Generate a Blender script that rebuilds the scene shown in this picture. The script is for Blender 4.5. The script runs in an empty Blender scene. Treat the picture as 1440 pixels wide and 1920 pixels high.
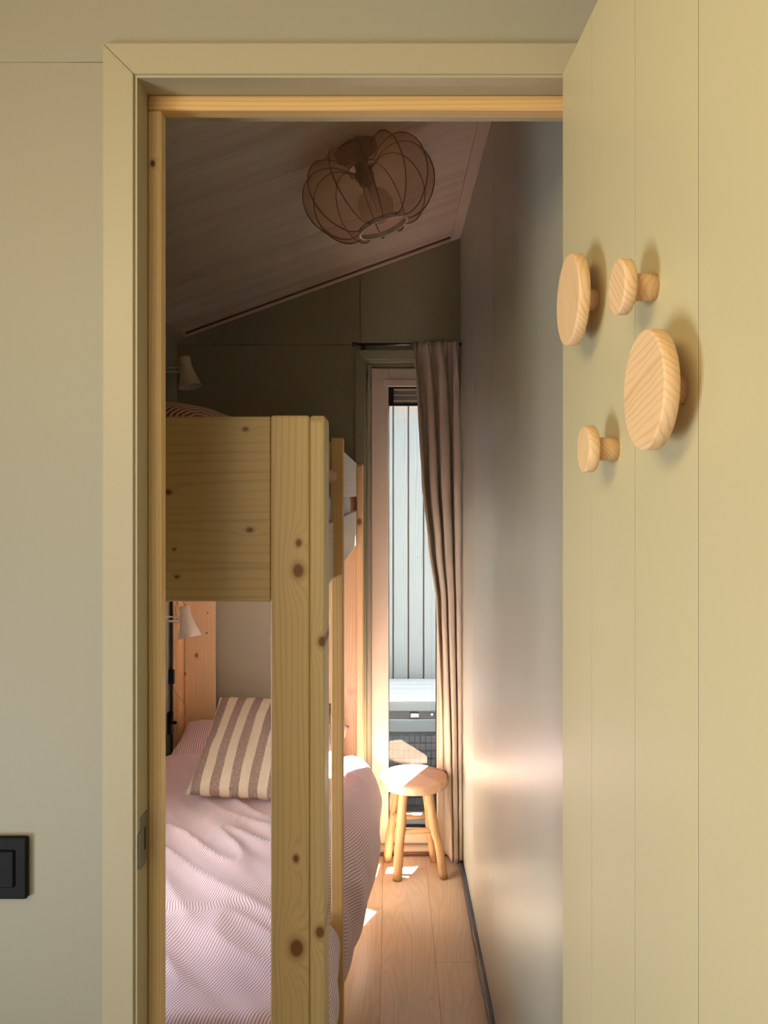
import bpy, bmesh, math, random
from mathutils import Vector, Matrix, noise

random.seed(7)
SC = bpy.context.scene
COL = SC.collection
PI = math.pi
H = 1.65                      # camera height
F = 1540.0                    # focal length in photo pixels
VX, VY = 733.0, 928.0         # vanishing point of the room's depth axis

# ---------------------------------------------------------------- camera
cam_d = bpy.data.cameras.new('camera')
cam = bpy.data.objects.new('camera', cam_d)
COL.objects.link(cam)
cam.location = (0, 0, H)
cam.rotation_euler = (PI / 2, 0, 0)
cam_d.sensor_fit = 'AUTO'
cam_d.sensor_width = 36
cam_d.lens = F / 1920 * 36
cam_d.shift_x = -(VX - 720) / 1920
cam_d.shift_y = (VY - 960) / 1920
cam_d.clip_start = 0.02
SC.camera = cam

# ---------------------------------------------------------------- view
SC.view_settings.view_transform = 'Standard'
SC.view_settings.look = 'None'
SC.view_settings.gamma = 1
SC.view_settings.exposure = 0.7
SC.view_settings.use_curve_mapping = False
SC.cycles.max_bounces = 14
SC.cycles.diffuse_bounces = 8
SC.cycles.glossy_bounces = 4
SC.cycles.transparent_max_bounces = 16
SC.cycles.caustics_reflective = False
SC.cycles.caustics_refractive = False
SC.cycles.sample_clamp_indirect = 8

# ---------------------------------------------------------------- sky, sun, lamps
SKY, SUN = 0.34, 270.0
HALL_COOL, HALL_WARM, HALL_BACK, SIDE_FILL = 5.2, 9.4, 1.8, 5.6
world = bpy.data.worlds.new('sky')
SC.world = world
world.use_nodes = True
wn = world.node_tree.nodes
wl = world.node_tree.links
bg = wn['Background']
skyt = wn.new('ShaderNodeTexSky')
skyt.sky_type = 'NISHITA'
skyt.sun_disc = False
skyt.sun_elevation = math.radians(58)
skyt.sun_rotation = math.radians(25)
skyt.air_density = 1.0
wl.new(skyt.outputs[0], bg.inputs[0])
bg.inputs[1].default_value = SKY

sd = bpy.data.lights.new('sun', 'SUN')
sd.energy = SUN
sd.angle = math.radians(0.6)
sd.color = (1.0, 0.98, 0.96)
so = bpy.data.objects.new('sun', sd)
COL.objects.link(so)
sdir = Vector((-0.42, -0.91, -1.60)).normalized()
so.rotation_euler = sdir.to_track_quat('-Z', 'Y').to_euler()
so.location = (2, 6, 6)


def area(name, loc, target, sx, sy, power, col, spread=180.0, portal=False):
    ld = bpy.data.lights.new(name, 'AREA')
    ld.shape = 'RECTANGLE'
    ld.size, ld.size_y = sx, sy
    ld.energy = power
    ld.color = col
    ld.spread = math.radians(spread)
    if portal:
        ld.cycles.is_portal = True
    o = bpy.data.objects.new(name, ld)
    COL.objects.link(o)
    o.location = loc
    d = Vector(target) - Vector(loc)
    o.rotation_euler = d.to_track_quat('-Z', 'Y').to_euler()
    return o


# glazed hall door to the left of and behind the camera (cool daylight), bouncing low
area('hall_glazing', (-1.70, -0.20, 0.70), (0.26, 0.85, 1.55), 0.6, 0.9, HALL_COOL, (0.88, 0.95, 1.0), 85)
# warm hall ceiling lamp
area('hall_lamp', (-1.10, -0.55, 2.45), (0.30, 0.95, 2.00), 1.2, 0.9, HALL_WARM, (1.0, 0.77, 0.39), 110)
# hall window behind the camera, its daylight also falls into the bedroom
area('hall_window', (-0.75, -1.95, 1.45), (0.05, 2.0, 0.75), 0.9, 1.3, HALL_BACK, (0.86, 0.92, 1.0), 90)
# fill light for the bed in an invented left-wall window, hidden by the jamb
area('added_side_fill', (-1.115, 1.95, 1.06), (0.3, 2.25, 0.75), 0.80, 0.56, SIDE_FILL, (0.86, 0.91, 1.0), 180)


# ================================================================ node helper
def s2l(c):
    def f(v):
        v /= 255.0
        return v / 12.92 if v <= 0.04045 else ((v + 0.055) / 1.055) ** 2.4
    return (f(c[0]), f(c[1]), f(c[2]), 1.0)


class V:
    """scalar socket with arithmetic"""
    nt = None

    def __init__(self, s):
        self.s = s

    @staticmethod
    def op(o, a, b=None, c=None):
        n = V.nt.nodes.new('ShaderNodeMath')
        n.operation = o
        for i, x in enumerate((a, b, c)):
            if x is None:
                continue
            if isinstance(x, V):
                V.nt.links.new(x.s, n.inputs[i])
            else:
                n.inputs[i].default_value = x
        return V(n.outputs[0])

    def __add__(self, o): return V.op('ADD', self, o)
    def __radd__(self, o): return V.op('ADD', self, o)
    def __sub__(self, o): return V.op('SUBTRACT', self, o)
    def __rsub__(self, o): return V.op('SUBTRACT', o, self)
    def __mul__(self, o): return V.op('MULTIPLY', self, o)
    def __rmul__(self, o): return V.op('MULTIPLY', self, o)
    def __truediv__(self, o): return V.op('DIVIDE', self, o)


def smooth(x, lo, hi):
    n = V.nt.nodes.new('ShaderNodeMapRange')
    n.interpolation_type = 'SMOOTHSTEP'
    V.nt.links.new(x.s, n.inputs[0])
    n.inputs[1].default_value = lo
    n.inputs[2].default_value = hi
    return V(n.outputs[0])


def vec(a, b, c):
    n = V.nt.nodes.new('ShaderNodeCombineXYZ')
    for i, x in enumerate((a, b, c)):
        if isinstance(x, V):
            V.nt.links.new(x.s, n.inputs[i])
        else:
            n.inputs[i].default_value = x
    return n.outputs[0]


def tnoise(v, scale=1.0, detail=2.0, rough=0.5):
    n = V.nt.nodes.new('ShaderNodeTexNoise')
    V.nt.links.new(v, n.inputs['Vector'])
    n.inputs['Scale'].default_value = scale
    n.inputs['Detail'].default_value = detail
    n.inputs['Roughness'].default_value = rough
    return V(n.outputs[0])


def mixc(f, a, b):
    n = V.nt.nodes.new('ShaderNodeMix')
    n.data_type = 'RGBA'
    if isinstance(f, V):
        V.nt.links.new(f.s, n.inputs[0])
    else:
        n.inputs[0].default_value = f
    for i, x in ((6, a), (7, b)):
        if isinstance(x, tuple):
            n.inputs[i].default_value = x
        else:
            V.nt.links.new(x, n.inputs[i])
    return n.outputs[2]


def new_mat(name, rough=0.5, spec=0.5):
    m = bpy.data.materials.new(name)
    m.use_nodes = True
    V.nt = m.node_tree
    p = m.node_tree.nodes['Principled BSDF']
    p.inputs['Roughness'].default_value = rough
    p.inputs['Specular IOR Level'].default_value = spec
    return m, p


def coords(kind='Object'):
    n = V.nt.nodes.new('ShaderNodeTexCoord')
    s = V.nt.nodes.new('ShaderNodeSeparateXYZ')
    V.nt.links.new(n.outputs[kind], s.inputs[0])
    return V(s.outputs[0]), V(s.outputs[1]), V(s.outputs[2])


def setc(p, c):
    if isinstance(c, tuple):
        p.inputs['Base Color'].default_value = c
    else:
        V.nt.links.new(c, p.inputs['Base Color'])


def bump(p, h, strength=0.3, dist=0.002):
    n = V.nt.nodes.new('ShaderNodeBump')
    n.inputs['Strength'].default_value = strength
    n.inputs['Distance'].default_value = dist
    V.nt.links.new(h.s, n.inputs['Height'])
    V.nt.links.new(n.outputs[0], p.inputs['Normal'])


def plain(name, col, rough=0.5, metal=0.0, spec=0.5, var=0.06, sc=30.0, bmp=0.0):
    m, p = new_mat(name, rough, spec)
    p.inputs['Metallic'].default_value = metal
    x, y, z = coords()
    n = tnoise(vec(x, y, z), sc, 3)
    c = s2l(col)
    d = tuple(v * (1 - var * 2) for v in c[:3]) + (1,)
    setc(p, mixc(n, d, c))
    if bmp:
        bump(p, tnoise(vec(x, y, z), sc * 12, 2), bmp, 0.001)
    return m


def pine(name, along, across, light=(222, 186, 134), dark=(186, 140, 84), knots=(), freq=75.0,
         seams=(), rough=0.45, knotcol=(112, 66, 34), wob=0.03, contrast=0.55):
    """pine with grain running along one axis; knots at (along, across, radius)"""
    m, p = new_mat(name, rough, 0.35)
    ax = coords()
    ix = {'x': 0, 'y': 1, 'z': 2}
    u, v = ax[ix[along]], ax[ix[across]]
    w = ax[3 - ix[along] - ix[across]]
    lam = None
    for sx in seams:
        st = V.op('GREATER_THAN', v, sx)
        lam = st if lam is None else lam + st
    off = lam * 3.7 if lam is not None else 0.0
    nv = tnoise(vec(u * 0.9 + off, v * 5.0, w * 5.0 + off), 1.0, 2)
    n3 = tnoise(vec(u * 0.35 + 2.0, v * 16.0, 3.0), 1.0, 1)
    g = v + (nv - 0.5) * wob * 2 + w * 0.6 + (n3 - 0.5) * 0.022
    kmask = halo = None
    for (ku, kv, kr) in knots:
        du, dv = (u - ku), (v - kv)
        e = V.op('EXPONENT', ((du * du) * (1 / (4.2 * kr) ** 2) + (dv * dv) * (1 / (1.9 * kr) ** 2)) * -1.0)
        g = g + e * (kr * 3.2)
        dist = V.op('SQRT', (du * du) * (1 / (1.35 * kr) ** 2) + (dv * dv) * (1 / kr ** 2))
        k = 1.0 - smooth(dist, 0.62, 1.08)
        h_ = 1.0 - smooth(dist, 0.9, 1.9)
        halo = h_ if halo is None else V.op('MAXIMUM', halo, h_)
        kmask = k if kmask is None else V.op('MAXIMUM', kmask, k)
    if lam is not None:
        g = g + lam * 0.37
    r = V.op('SINE', g * (2 * PI * freq))
    late = smooth(r, 0.1, 1.0)
    patch = tnoise(vec(u * 0.7, v * 14 + 5.0 + off, w * 14), 1.0, 2)
    fib = tnoise(vec(u * 6.0, v * 420, w * 420), 1.0, 2)
    f = late * (0.25 + patch * 0.75) * contrast + (fib - 0.5) * 0.22 + (patch - 0.5) * 0.45
    c = mixc(f, s2l(light), s2l(dark))
    if kmask is not None:
        c = mixc(halo * 0.45, c, s2l(tuple(0.5 * (a_ + b_) for a_, b_ in zip(dark, knotcol))))
        c = mixc(kmask * 0.85, c, s2l(knotcol))
    setc(p, c)
    bump(p, fib, 0.15, 0.0006)
    return m


# ================================================================ mesh helpers
def tag(o, label=None, cat=None, group=None, kind=None):
    if label:
        o['label'] = label
    if cat:
        o['category'] = cat
    if group:
        o['group'] = group
    if kind:
        o['kind'] = kind
    return o


def empty(name, loc=(0, 0, 0), label=None, cat=None, group=None, kind=None):
    o = bpy.data.objects.new(name, None)
    COL.objects.link(o)
    o.location = loc
    o.empty_display_size = 0.05
    return tag(o, label, cat, group, kind)


WL = {}


def wloc(p):
    """world location of an object built here (no rotations before building)"""
    v = Vector((0, 0, 0))
    while p is not None:
        v += p.location
        p = p.parent
    return v


def obj(name, bm, mat, parent=None, smooth_=False, origin=None, local=False):
    """link bm (world coordinates unless local) as one object"""
    base = wloc(parent) if parent is not None else Vector((0, 0, 0))
    o3 = Vector(origin) if origin is not None else base
    if not local:
        for v in bm.verts:
            v.co -= o3
    me = bpy.data.meshes.new(name)
    bmesh.ops.recalc_face_normals(bm, faces=bm.faces)
    bm.to_mesh(me)
    bm.free()
    for p in me.polygons:
        p.use_smooth = smooth_
    mats = mat if isinstance(mat, (list, tuple)) else [mat]
    for mm in mats:
        me.materials.append(mm)
    o = bpy.data.objects.new(name, me)
    COL.objects.link(o)
    if parent is not None:
        o.parent = parent
    if not local:
        o.location = o3 - base
    return o


def box(x0, x1, y0, y1, z0, z1, bev=0.0, seg=1, bm=None, only=None):
    b = bmesh.new()
    r = bmesh.ops.create_cube(b, size=1)
    for v in r['verts']:
        v.co = Vector((x0 + (v.co.x + .5) * (x1 - x0), y0 + (v.co.y + .5) * (y1 - y0), z0 + (v.co.z + .5) * (z1 - z0)))
    if bev > 0:
        es = list(b.edges)
        if only:
            es = [e for e in es if only(e)]
        bmesh.ops.bevel(b, geom=es, offset=bev, segments=seg, affect='EDGES', profile=0.5)
    return join(bm, b)


def join(bm, b):
    if bm is None:
        return b
    me = bpy.data.meshes.new('tmp')
    b.to_mesh(me)
    bm.from_mesh(me)
    bpy.data.meshes.remove(me)
    b.free()
    return bm


def prism(pts, axis, a0, a1, bm=None, bev=0.0):
    """extrude polygon pts (2d) along axis from a0 to a1. axis y: pts=(x,z); x: pts=(y,z); z: pts=(x,y)"""
    b = bmesh.new()

    def mk(p, a):
        if axis == 'y':
            return (p[0], a, p[1])
        if axis == 'x':
            return (a, p[0], p[1])
        return (p[0], p[1], a)
    v0 = [b.verts.new(mk(p, a0)) for p in pts]
    v1 = [b.verts.new(mk(p, a1)) for p in pts]
    n = len(pts)
    b.faces.new(v0)
    b.faces.new(v1[::-1])
    for i in range(n):
        b.faces.new((v0[i], v1[i], v1[(i + 1) % n], v0[(i + 1) % n]))
    if bev:
        bmesh.ops.bevel(b, geom=list(b.edges), offset=bev, segments=1, affect='EDGES')
    return join(bm, b)


def tube(path, rad, seg=12, bm=None, closed=False, caps=True):
    b = bmesh.new()
    path = [Vector(p) for p in path]
    n = len(path)
    rads = rad if isinstance(rad, (list, tuple)) else [rad] * n
    rings = []
    up = None
    for i, p in enumerate(path):
        if closed:
            t = (path[(i + 1) % n] - path[i - 1]).normalized()
        else:
            t = (path[min(i + 1, n - 1)] - path[max(i - 1, 0)]).normalized()
        if up is None:
            up = Vector((0, 0, 1)) if abs(t.z) < 0.9 else Vector((0, 1, 0))
        a = t.cross(up)
        if a.length < 1e-5:
            a = t.cross(Vector((1, 0, 0)))
        a.normalize()
        c = a.cross(t).normalized()
        up = c
        rings.append([b.verts.new(p + (a * math.cos(2 * PI * k / seg) + c * math.sin(2 * PI * k / seg)) * rads[i]) for k in range(seg)])
    m = n if closed else n - 1
    for i in range(m):
        r0, r1 = rings[i], rings[(i + 1) % n]
        for k in range(seg):
            b.faces.new((r0[k], r0[(k + 1) % seg], r1[(k + 1) % seg], r1[k]))
    if caps and not closed:
        b.faces.new(rings[0])
        b.faces.new(rings[-1][::-1])
    return join(bm, b)


def lathe(prof, seg=32, bm=None, M=None, closed=False):
    """profile of (r, z); M transforms"""
    b = bmesh.new()
    rings = []
    for r, z in prof:
        if r < 1e-6:
            rings.append([b.verts.new((0, 0, z))])
        else:
            rings.append([b.verts.new((r * math.cos(2 * PI * k / seg), r * math.sin(2 * PI * k / seg), z)) for k in range(seg)])
    idx = list(range(len(rings) - 1))
    pairs = [(rings[i], rings[i + 1]) for i in idx]
    if closed:
        pairs.append((rings[-1], rings[0]))
    for r0, r1 in pairs:
        for k in range(seg):
            k2 = (k + 1) % seg
            if len(r0) == 1 and len(r1) == 1:
                continue
            if len(r0) == 1:
                b.faces.new((r0[0], r1[k], r1[k2]))
            elif len(r1) == 1:
                b.faces.new((r0[k], r0[k2], r1[0]))
            else:
                b.faces.new((r0[k], r0[k2], r1[k2], r1[k]))
    if M is not None:
        b.transform(M)
    return join(bm, b)


def surf(nu, nv, fn, uvfn=None, thick=0.0):
    """grid surface; fn(u, v) -> Vector, u,v in 0..1"""
    b = bmesh.new()
    uvl = b.loops.layers.uv.new('UVMap') if uvfn else None
    g = [[b.verts.new(fn(i / nu, j / nv)) for j in range(nv + 1)] for i in range(nu + 1)]
    for i in range(nu):
        for j in range(nv):
            f = b.faces.new((g[i][j], g[i + 1][j], g[i + 1][j + 1], g[i][j + 1]))
            if uvl:
                for lp, (a, c) in zip(f.loops, ((i, j), (i + 1, j), (i + 1, j + 1), (i, j + 1))):
                    lp[uvl].uv = uvfn(a / nu, c / nv)
    return b


def lerp(a, b, t):
    return a + (b - a) * t


def pw(t, pts):
    """piecewise smooth interpolation"""
    if t <= pts[0][0]:
        return pts[0][1]
    for (a, va), (b, vb) in zip(pts, pts[1:]):
        if t <= b:
            s = (t - a) / (b - a)
            s = s * s * (3 - 2 * s) * 0.5 + s * 0.5
            return va + (vb - va) * s
    return pts[-1][1]


def nz(x, y, z=0.0):
    return noise.noise(Vector((x, y, z)))


# ================================================================ materials
M = {}
SAGE = (184, 184, 170)


def panel_mat(name, col, rough, spec=0.5):
    m, p = new_mat(name, rough, spec)
    x, y, z = coords()
    n1 = tnoise(vec(x, y, z), 2.2, 2)
    n2 = tnoise(vec(x, y, z), 320, 2)
    c = s2l(col)
    setc(p, mixc(n1 * 0.6 + n2 * 0.4, tuple(v * 0.93 for v in c[:3]) + (1,), c))
    bump(p, n2, 0.10, 0.0004)
    return m


M['wall_room'] = panel_mat('sage wall panel', SAGE, 0.37, 0.55)
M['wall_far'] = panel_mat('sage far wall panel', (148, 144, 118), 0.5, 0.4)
M['wall_hall'] = panel_mat('pale hall wall panel', (172, 168, 150), 0.5, 0.4)
M['paint_trim'] = panel_mat('pale satin trim paint', (188, 178, 150), 0.42, 0.45)
M['door'] = panel_mat('pale door paint', (204, 194, 156), 0.42, 0.45)
M['casing_sage'] = panel_mat('sage casing paint', (150, 148, 122), 0.42, 0.45)
M['frame_pvc'] = plain('pale window frame plastic', (226, 210, 190), 0.35, var=0.02)
M['frame_outer'] = plain('grey-green frame plastic', (190, 186, 166), 0.35, var=0.02)
M['black_plastic'] = plain('black plastic', (7, 8, 11), 0.6, spec=0.25)
M['black_metal'] = plain('black metal', (14, 13, 14), 0.3, spec=0.6)
M['navy_base'] = plain('dark blue grey baseboard', (42, 50, 66), 0.3, spec=0.6)
M['white_metal'] = plain('off white lacquered metal', (224, 212, 198), 0.45, var=0.03)
M['shade_inside'] = plain('shade inside', (150, 135, 120), 0.6)
M['steel'] = plain('brushed steel', (150, 155, 156), 0.35, metal=0.9)
M['hinge'] = plain('hinge cover', (205, 200, 186), 0.4)
M['brass_end'] = plain('light screw', (220, 218, 212), 0.3, metal=0.6)
M['tan_cord'] = plain('tan cord', (190, 150, 104), 0.7)
M['dark_sill'] = plain('brown threshold strip', (110, 74, 56), 0.5)
M['box_dark'] = plain('dark resin', (44, 50, 60), 0.45)
M['box_grey'] = plain('grey resin', (84, 94, 106), 0.45)
M['box_white'] = plain('white resin lid', (220, 224, 228), 0.4, var=0.02)
M['ground'] = plain('outdoor paving', (110, 106, 100), 0.9, var=0.2, sc=12, bmp=0.4)
M['added_cladding'] = plain('added dark cladding', (44, 44, 42), 0.9)
M['hall_floor'] = plain('hall floor wood', (190, 150, 104), 0.5, var=0.1)
M['rubber'] = plain('grey felt', (90, 80, 70), 0.9)
M['sheet'] = plain('pale blue white sheet', (228, 230, 236), 0.85, var=0.03, bmp=0.3)
M['mattress'] = plain('white mattress cover', (224, 220, 214), 0.9, var=0.04, bmp=0.3)


def ceiling_mat():
    m, p = new_mat('whitewashed ceiling wood', 0.5, 0.4)
    x, y, z = coords()
    a = tnoise(vec(x * 1.1, y * 17, z), 1.0, 3)
    b = tnoise(vec(x * 3.0, y * 130, z), 1.0, 2)
    c = tnoise(vec(x * 0.9, y * 4, 3.0), 1.0, 2)
    f = a * 0.55 + b * 0.25 + c * 0.3
    col = mixc(smooth(f, 0.3, 0.8), s2l((234, 220, 206)), s2l((206, 184, 166)))
    k = tnoise(vec(x * 9, y * 30, 7.0), 1.0, 1)
    col = mixc(smooth(k, 0.80, 0.86) * 0.6, col, s2l((90, 66, 52)))
    setc(p, col)
    bump(p, b, 0.15, 0.0006)
    return m


M['ceiling'] = ceiling_mat()
M['ceiling_trim'] = panel_mat('pale pink grey ceiling trim', (228, 212, 196), 0.45)


def oak_floor():
    m, p = new_mat('light oak laminate', 0.33, 0.5)
    x, y, z = coords()
    info = V.nt.nodes.new('ShaderNodeObjectInfo')
    rnd = V(info.outputs['Random'])
    n = tnoise(vec(x * 7 + rnd * 9, y * 0.9 + rnd * 30, rnd * 20), 1.0, 2)
    g = V.op('SINE', (x * 0.8 + n * 0.42) * 260)
    fib = tnoise(vec(x * 380, y * 9, rnd * 5), 1.0, 2)
    broad = tnoise(vec(x * 5, y * 0.6, rnd * 9), 1.0, 2)
    f = smooth(g, 0.0, 1.0) * 0.20 + fib * 0.34 + broad * 0.3
    setc(p, mixc(f, s2l((202, 178, 150)), s2l((160, 136, 112))))
    bump(p, fib, 0.2, 0.0005)
    return m


M['oak'] = oak_floor()


def pinstripe(name, period, ang, pink=(214, 158, 166), white=(248, 243, 249), use_uv=True, duty=0.0, bmpd=0.25):
    m, p = new_mat(name, 0.9, 0.2)
    if use_uv:
        x, y, z = coords('UV')
    else:
        x, y, z = coords()
    s = x * math.cos(ang) - y * math.sin(ang)
    w = tnoise(vec(x * 3, y * 3, 1.0), 1.0, 2)
    s = s + (w - 0.5) * 0.03
    r = V.op('SINE', s * (2 * PI / period))
    weave = tnoise(vec(x * 900, y * 900, z), 1.0, 1)
    c = mixc(smooth(r, -0.35 + duty, 0.35 + duty), s2l(white), s2l(pink))
    setc(p, mixc(weave * 0.16, c, s2l((120, 80, 80))))
    bump(p, weave, bmpd, 0.0008)
    p.inputs['Sheen Weight'].default_value = 0.15
    return m


M['duvet'] = pinstripe('pink pinstripe cotton', 0.0078, math.radians(13))
M['pillow_pin'] = pinstripe('pink pinstripe pillow cotton', 0.0090, math.radians(-8))
M['upper_duvet'] = pinstripe('rust pinstripe cotton', 0.0115, math.radians(12), pink=(120, 62, 52), white=(206, 172, 150))


def cushion_mat():
    m, p = new_mat('taupe and cream striped linen', 0.95, 0.2)
    x, y, z = coords('UV')
    w = tnoise(vec(x * 5, y * 5, 1.0), 1.0, 2)
    r = V.op('SINE', (x + (w - 0.5) * 0.012) * (2 * PI / 0.066) + 0.5)
    wv = tnoise(vec(x * 260, y * 130, z), 1.0, 2, 0.7)
    c = mixc(smooth(r, -0.14, 0.14), s2l((208, 186, 164)), s2l((132, 106, 96)))
    setc(p, mixc(smooth(wv, 0.45, 0.75) * 0.35, c, s2l((238, 218, 200))))
    bump(p, wv, 0.4, 0.0015)
    return m


M['cushion'] = cushion_mat()


def linen(name, a, b):
    m, p = new_mat(name, 0.95, 0.15)
    x, y, z = coords('UV')
    w1 = tnoise(vec(x * 700, y * 160, 0.0), 1.0, 2)
    w2 = tnoise(vec(x * 160, y * 700, 4.0), 1.0, 2)
    setc(p, mixc(w1 * 0.5 + w2 * 0.5, s2l(a), s2l(b)))
    bump(p, w1 + w2, 0.3, 0.001)
    return m


M['curtain'] = linen('taupe linen curtain', (206, 192, 174), (158, 142, 124))


def glass_mat(name='window glass', tint=(0.93, 0.96, 0.97, 1), ior=1.5):
    m = bpy.data.materials.new(name)
    m.use_nodes = True
    nt = m.node_tree
    nt.nodes.remove(nt.nodes['Principled BSDF'])
    out = nt.nodes['Material Output']
    t = nt.nodes.new('ShaderNodeBsdfTransparent')
    t.inputs[0].default_value = tint
    g = nt.nodes.new('ShaderNodeBsdfGlossy')
    g.inputs['Roughness'].default_value = 0.0
    V.nt = nt
    lw = nt.nodes.new('ShaderNodeLayerWeight')     # Schlick reflectance, same from both sides
    lw.inputs[0].default_value = 0.5
    f0 = ((ior - 1) / (ior + 1)) ** 2
    fr = V.op('POWER', V(lw.outputs['Facing']), 5.0) * (1 - f0) + f0
    mx = nt.nodes.new('ShaderNodeMixShader')
    nt.links.new(fr.s, mx.inputs[0])
    nt.links.new(t.outputs[0], mx.inputs[1])
    nt.links.new(g.outputs[0], mx.inputs[2])
    nt.links.new(mx.outputs[0], out.inputs[0])
    return m


M['glass'] = glass_mat()
M['bulb_glass'] = glass_mat('clear bulb glass', (0.9, 0.86, 0.8, 1), 1.45)


def fabric_shade():
    m = bpy.data.materials.new('sheer beige lamp fabric')
    m.use_nodes = True
    V.nt = nt = m.node_tree
    p = nt.nodes['Principled BSDF']
    p.inputs['Roughness'].default_value = 0.9
    x, y, z = coords()
    n = tnoise(vec(x, y, z), 700, 2)
    setc(p, mixc(n, s2l((226, 202, 178)), s2l((198, 170, 146))))
    out = nt.nodes['Material Output']
    tl = nt.nodes.new('ShaderNodeBsdfTranslucent')
    tl.inputs[0].default_value = s2l((196, 160, 130))
    tr = nt.nodes.new('ShaderNodeBsdfTransparent')
    tr.inputs[0].default_value = (0.95, 0.88, 0.8, 1)
    m1 = nt.nodes.new('ShaderNodeMixShader')
    m1.inputs[0].default_value = 0.45
    nt.links.new(p.outputs[0], m1.inputs[1])
    nt.links.new(tl.outputs[0], m1.inputs[2])
    m2 = nt.nodes.new('ShaderNodeMixShader')
    m2.inputs[0].default_value = 0.68
    nt.links.new(m1.outputs[0], m2.inputs[1])
    nt.links.new(tr.outputs[0], m2.inputs[2])
    nt.links.new(m2.outputs[0], out.inputs[0])
    return m


M['lamp_fabric'] = fabric_shade()
M['lamp_wire'] = plain('brown wire', (104, 78, 58), 0.7)
M['lamp_ring'] = plain('cream ring', (222, 206, 186), 0.5)
M['socket'] = plain('taupe socket', (132, 106, 84), 0.5)


def fence_mat(k):
    m, p = new_mat('weathered cladding %d' % k, 0.8, 0.2)
    x, y, z = coords()
    o = k * 3.3
    n = tnoise(vec(x * 9 + o, 0.0, z * 0.8 + o), 1.0, 2)
    g = V.op('SINE', (x + n * 0.09) * 520)
    fib = tnoise(vec(x * 260, 0.0, z * 5 + o), 1.0, 2)
    kn = tnoise(vec(x * 15 + o, 0.0, z * 3.4 + o * 2), 1.0, 1)
    c = mixc(smooth(g, 0.1, 1.0) * 0.3 + fib * 0.4, s2l((142, 150, 158)), s2l((104, 112, 120)))
    c = mixc(smooth(kn, 0.72, 0.78) * 0.75, c, s2l((76, 86, 96)))
    top = smooth(z + (n - 0.5) * 0.4, 2.12, 2.34)
    c = mixc(top * 0.5, c, s2l((176, 136, 108)))
    setc(p, c)
    bump(p, fib, 0.3, 0.001)
    return m


FENCE = [fence_mat(k) for k in range(4)]

# ================================================================ ROOM SHELL
XL, XR = -0.98, 0.318
YF = 3.764          # far wall
YD = 1.345          # room face of the door wall
YC = 1.212          # hall face of the door wall
SL = 0.3617
ZL = 2.369


def zc(x):
    return ZL + SL * (x - XL)


# opening in the door wall and in the far wall
OX0, OX1, OZ = -0.375, 0.300, 2.264
WX0, WX1, WZ0, WZ1 = -0.117, 0.305, 0.015, 2.265

# floor with planks
fl = empty('floor', (0, 0, 0), kind='structure')
sub = box(XL - 0.1, XR + 0.1, 1.2, YF + 0.1, -0.06, -0.0125)
obj('subfloor', sub, M['rubber'], fl)
pw_ = 0.193
starts = [0.0, 0.72, 0.31, 1.05, 0.5, 0.15, 0.88]
x = XL - 0.02
row = 0
while x < XR + 0.01:
    y = 1.2 - starts[row % 7]
    while y < YF:
        y0, y1 = max(y, 1.2), min(y + 1.29, YF + 0.002)
        if y1 - y0 > 0.02:
            x1 = min(x + pw_, XR + 0.004)
            obj('floor_plank', box(x + 0.0004, x1 - 0.0004, y0 + 0.0004, y1 - 0.0004, -0.012, 0.0, 0.0006), M['oak'], fl)
        y += 1.29
    x += pw_
    row += 1

# hall floor
tag(obj('floor_hall', box(-2.3, 1.3, -2.4, 1.21, -0.06, 0.0), M['hall_floor']), kind='structure')

# left and right room walls, with panel joints
wl_ = empty('wall_left', (0, 0, 0), kind='structure')
SWY0, SWY1, SWZ0, SWZ1 = 1.55, 2.35, 0.78, 1.34
obj('wall_panel', box(XL - 0.1, XL, 1.3, SWY0, 0, 2.42), M['wall_room'], wl_)
obj('wall_panel', box(XL - 0.1, XL, SWY0, SWY1, 0, SWZ0), M['wall_room'], wl_)
obj('wall_panel', box(XL - 0.1, XL, SWY0, SWY1, SWZ1, 2.42), M['wall_room'], wl_)
w2 = empty('window_added_fill', (0, 0, 0), kind='structure')  # invented window, unseen, gives the added bed fill a source
for (ya_, yb_, za_, zb_) in ((SWY0, SWY0 + 0.05, SWZ0, SWZ1), (SWY1 - 0.05, SWY1, SWZ0, SWZ1), (SWY0 + 0.05, SWY1 - 0.05, SWZ0, SWZ0 + 0.05), (SWY0 + 0.05, SWY1 - 0.05, SWZ1 - 0.05, SWZ1)):
    obj('added_window_frame', box(XL - 0.085, XL - 0.03, ya_, yb_, za_, zb_, 0.003), M['frame_pvc'], w2)
obj('glass_pane', box(XL - 0.062, XL - 0.058, SWY0 + 0.04, SWY1 - 0.04, SWZ0 + 0.04, SWZ1 - 0.04), M['glass'], w2)
for (a, b) in ((SWY1, 3.60), (3.604, YF + 0.1)):
    obj('wall_panel', box(XL - 0.1, XL, a, b, 0, 2.9 if False else zc(XL) + 0.05, 0.0008), M['wall_room'], wl_)
wr_ = empty('wall_right', (0, 0, 0), kind='structure')
for (a, b) in ((1.3, 2.560), (2.5615, 3.161), (3.1635, YF + 0.1)):
    obj('wall_panel', box(XR, XR + 0.1, a, b, 0, zc(XR) + 0.08, 0.0008), M['wall_room'], wr_)


def wallpoly(x0, x1, z0, z1, y0, y1, top=False):
    if top:
        return prism([(x0, z0), (x1, z0), (x1, zc(x1) + 0.06), (x0, zc(x0) + 0.06)], 'y', y0, y1)
    return box(x0, x1, y0, y1, z0, z1)


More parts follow.
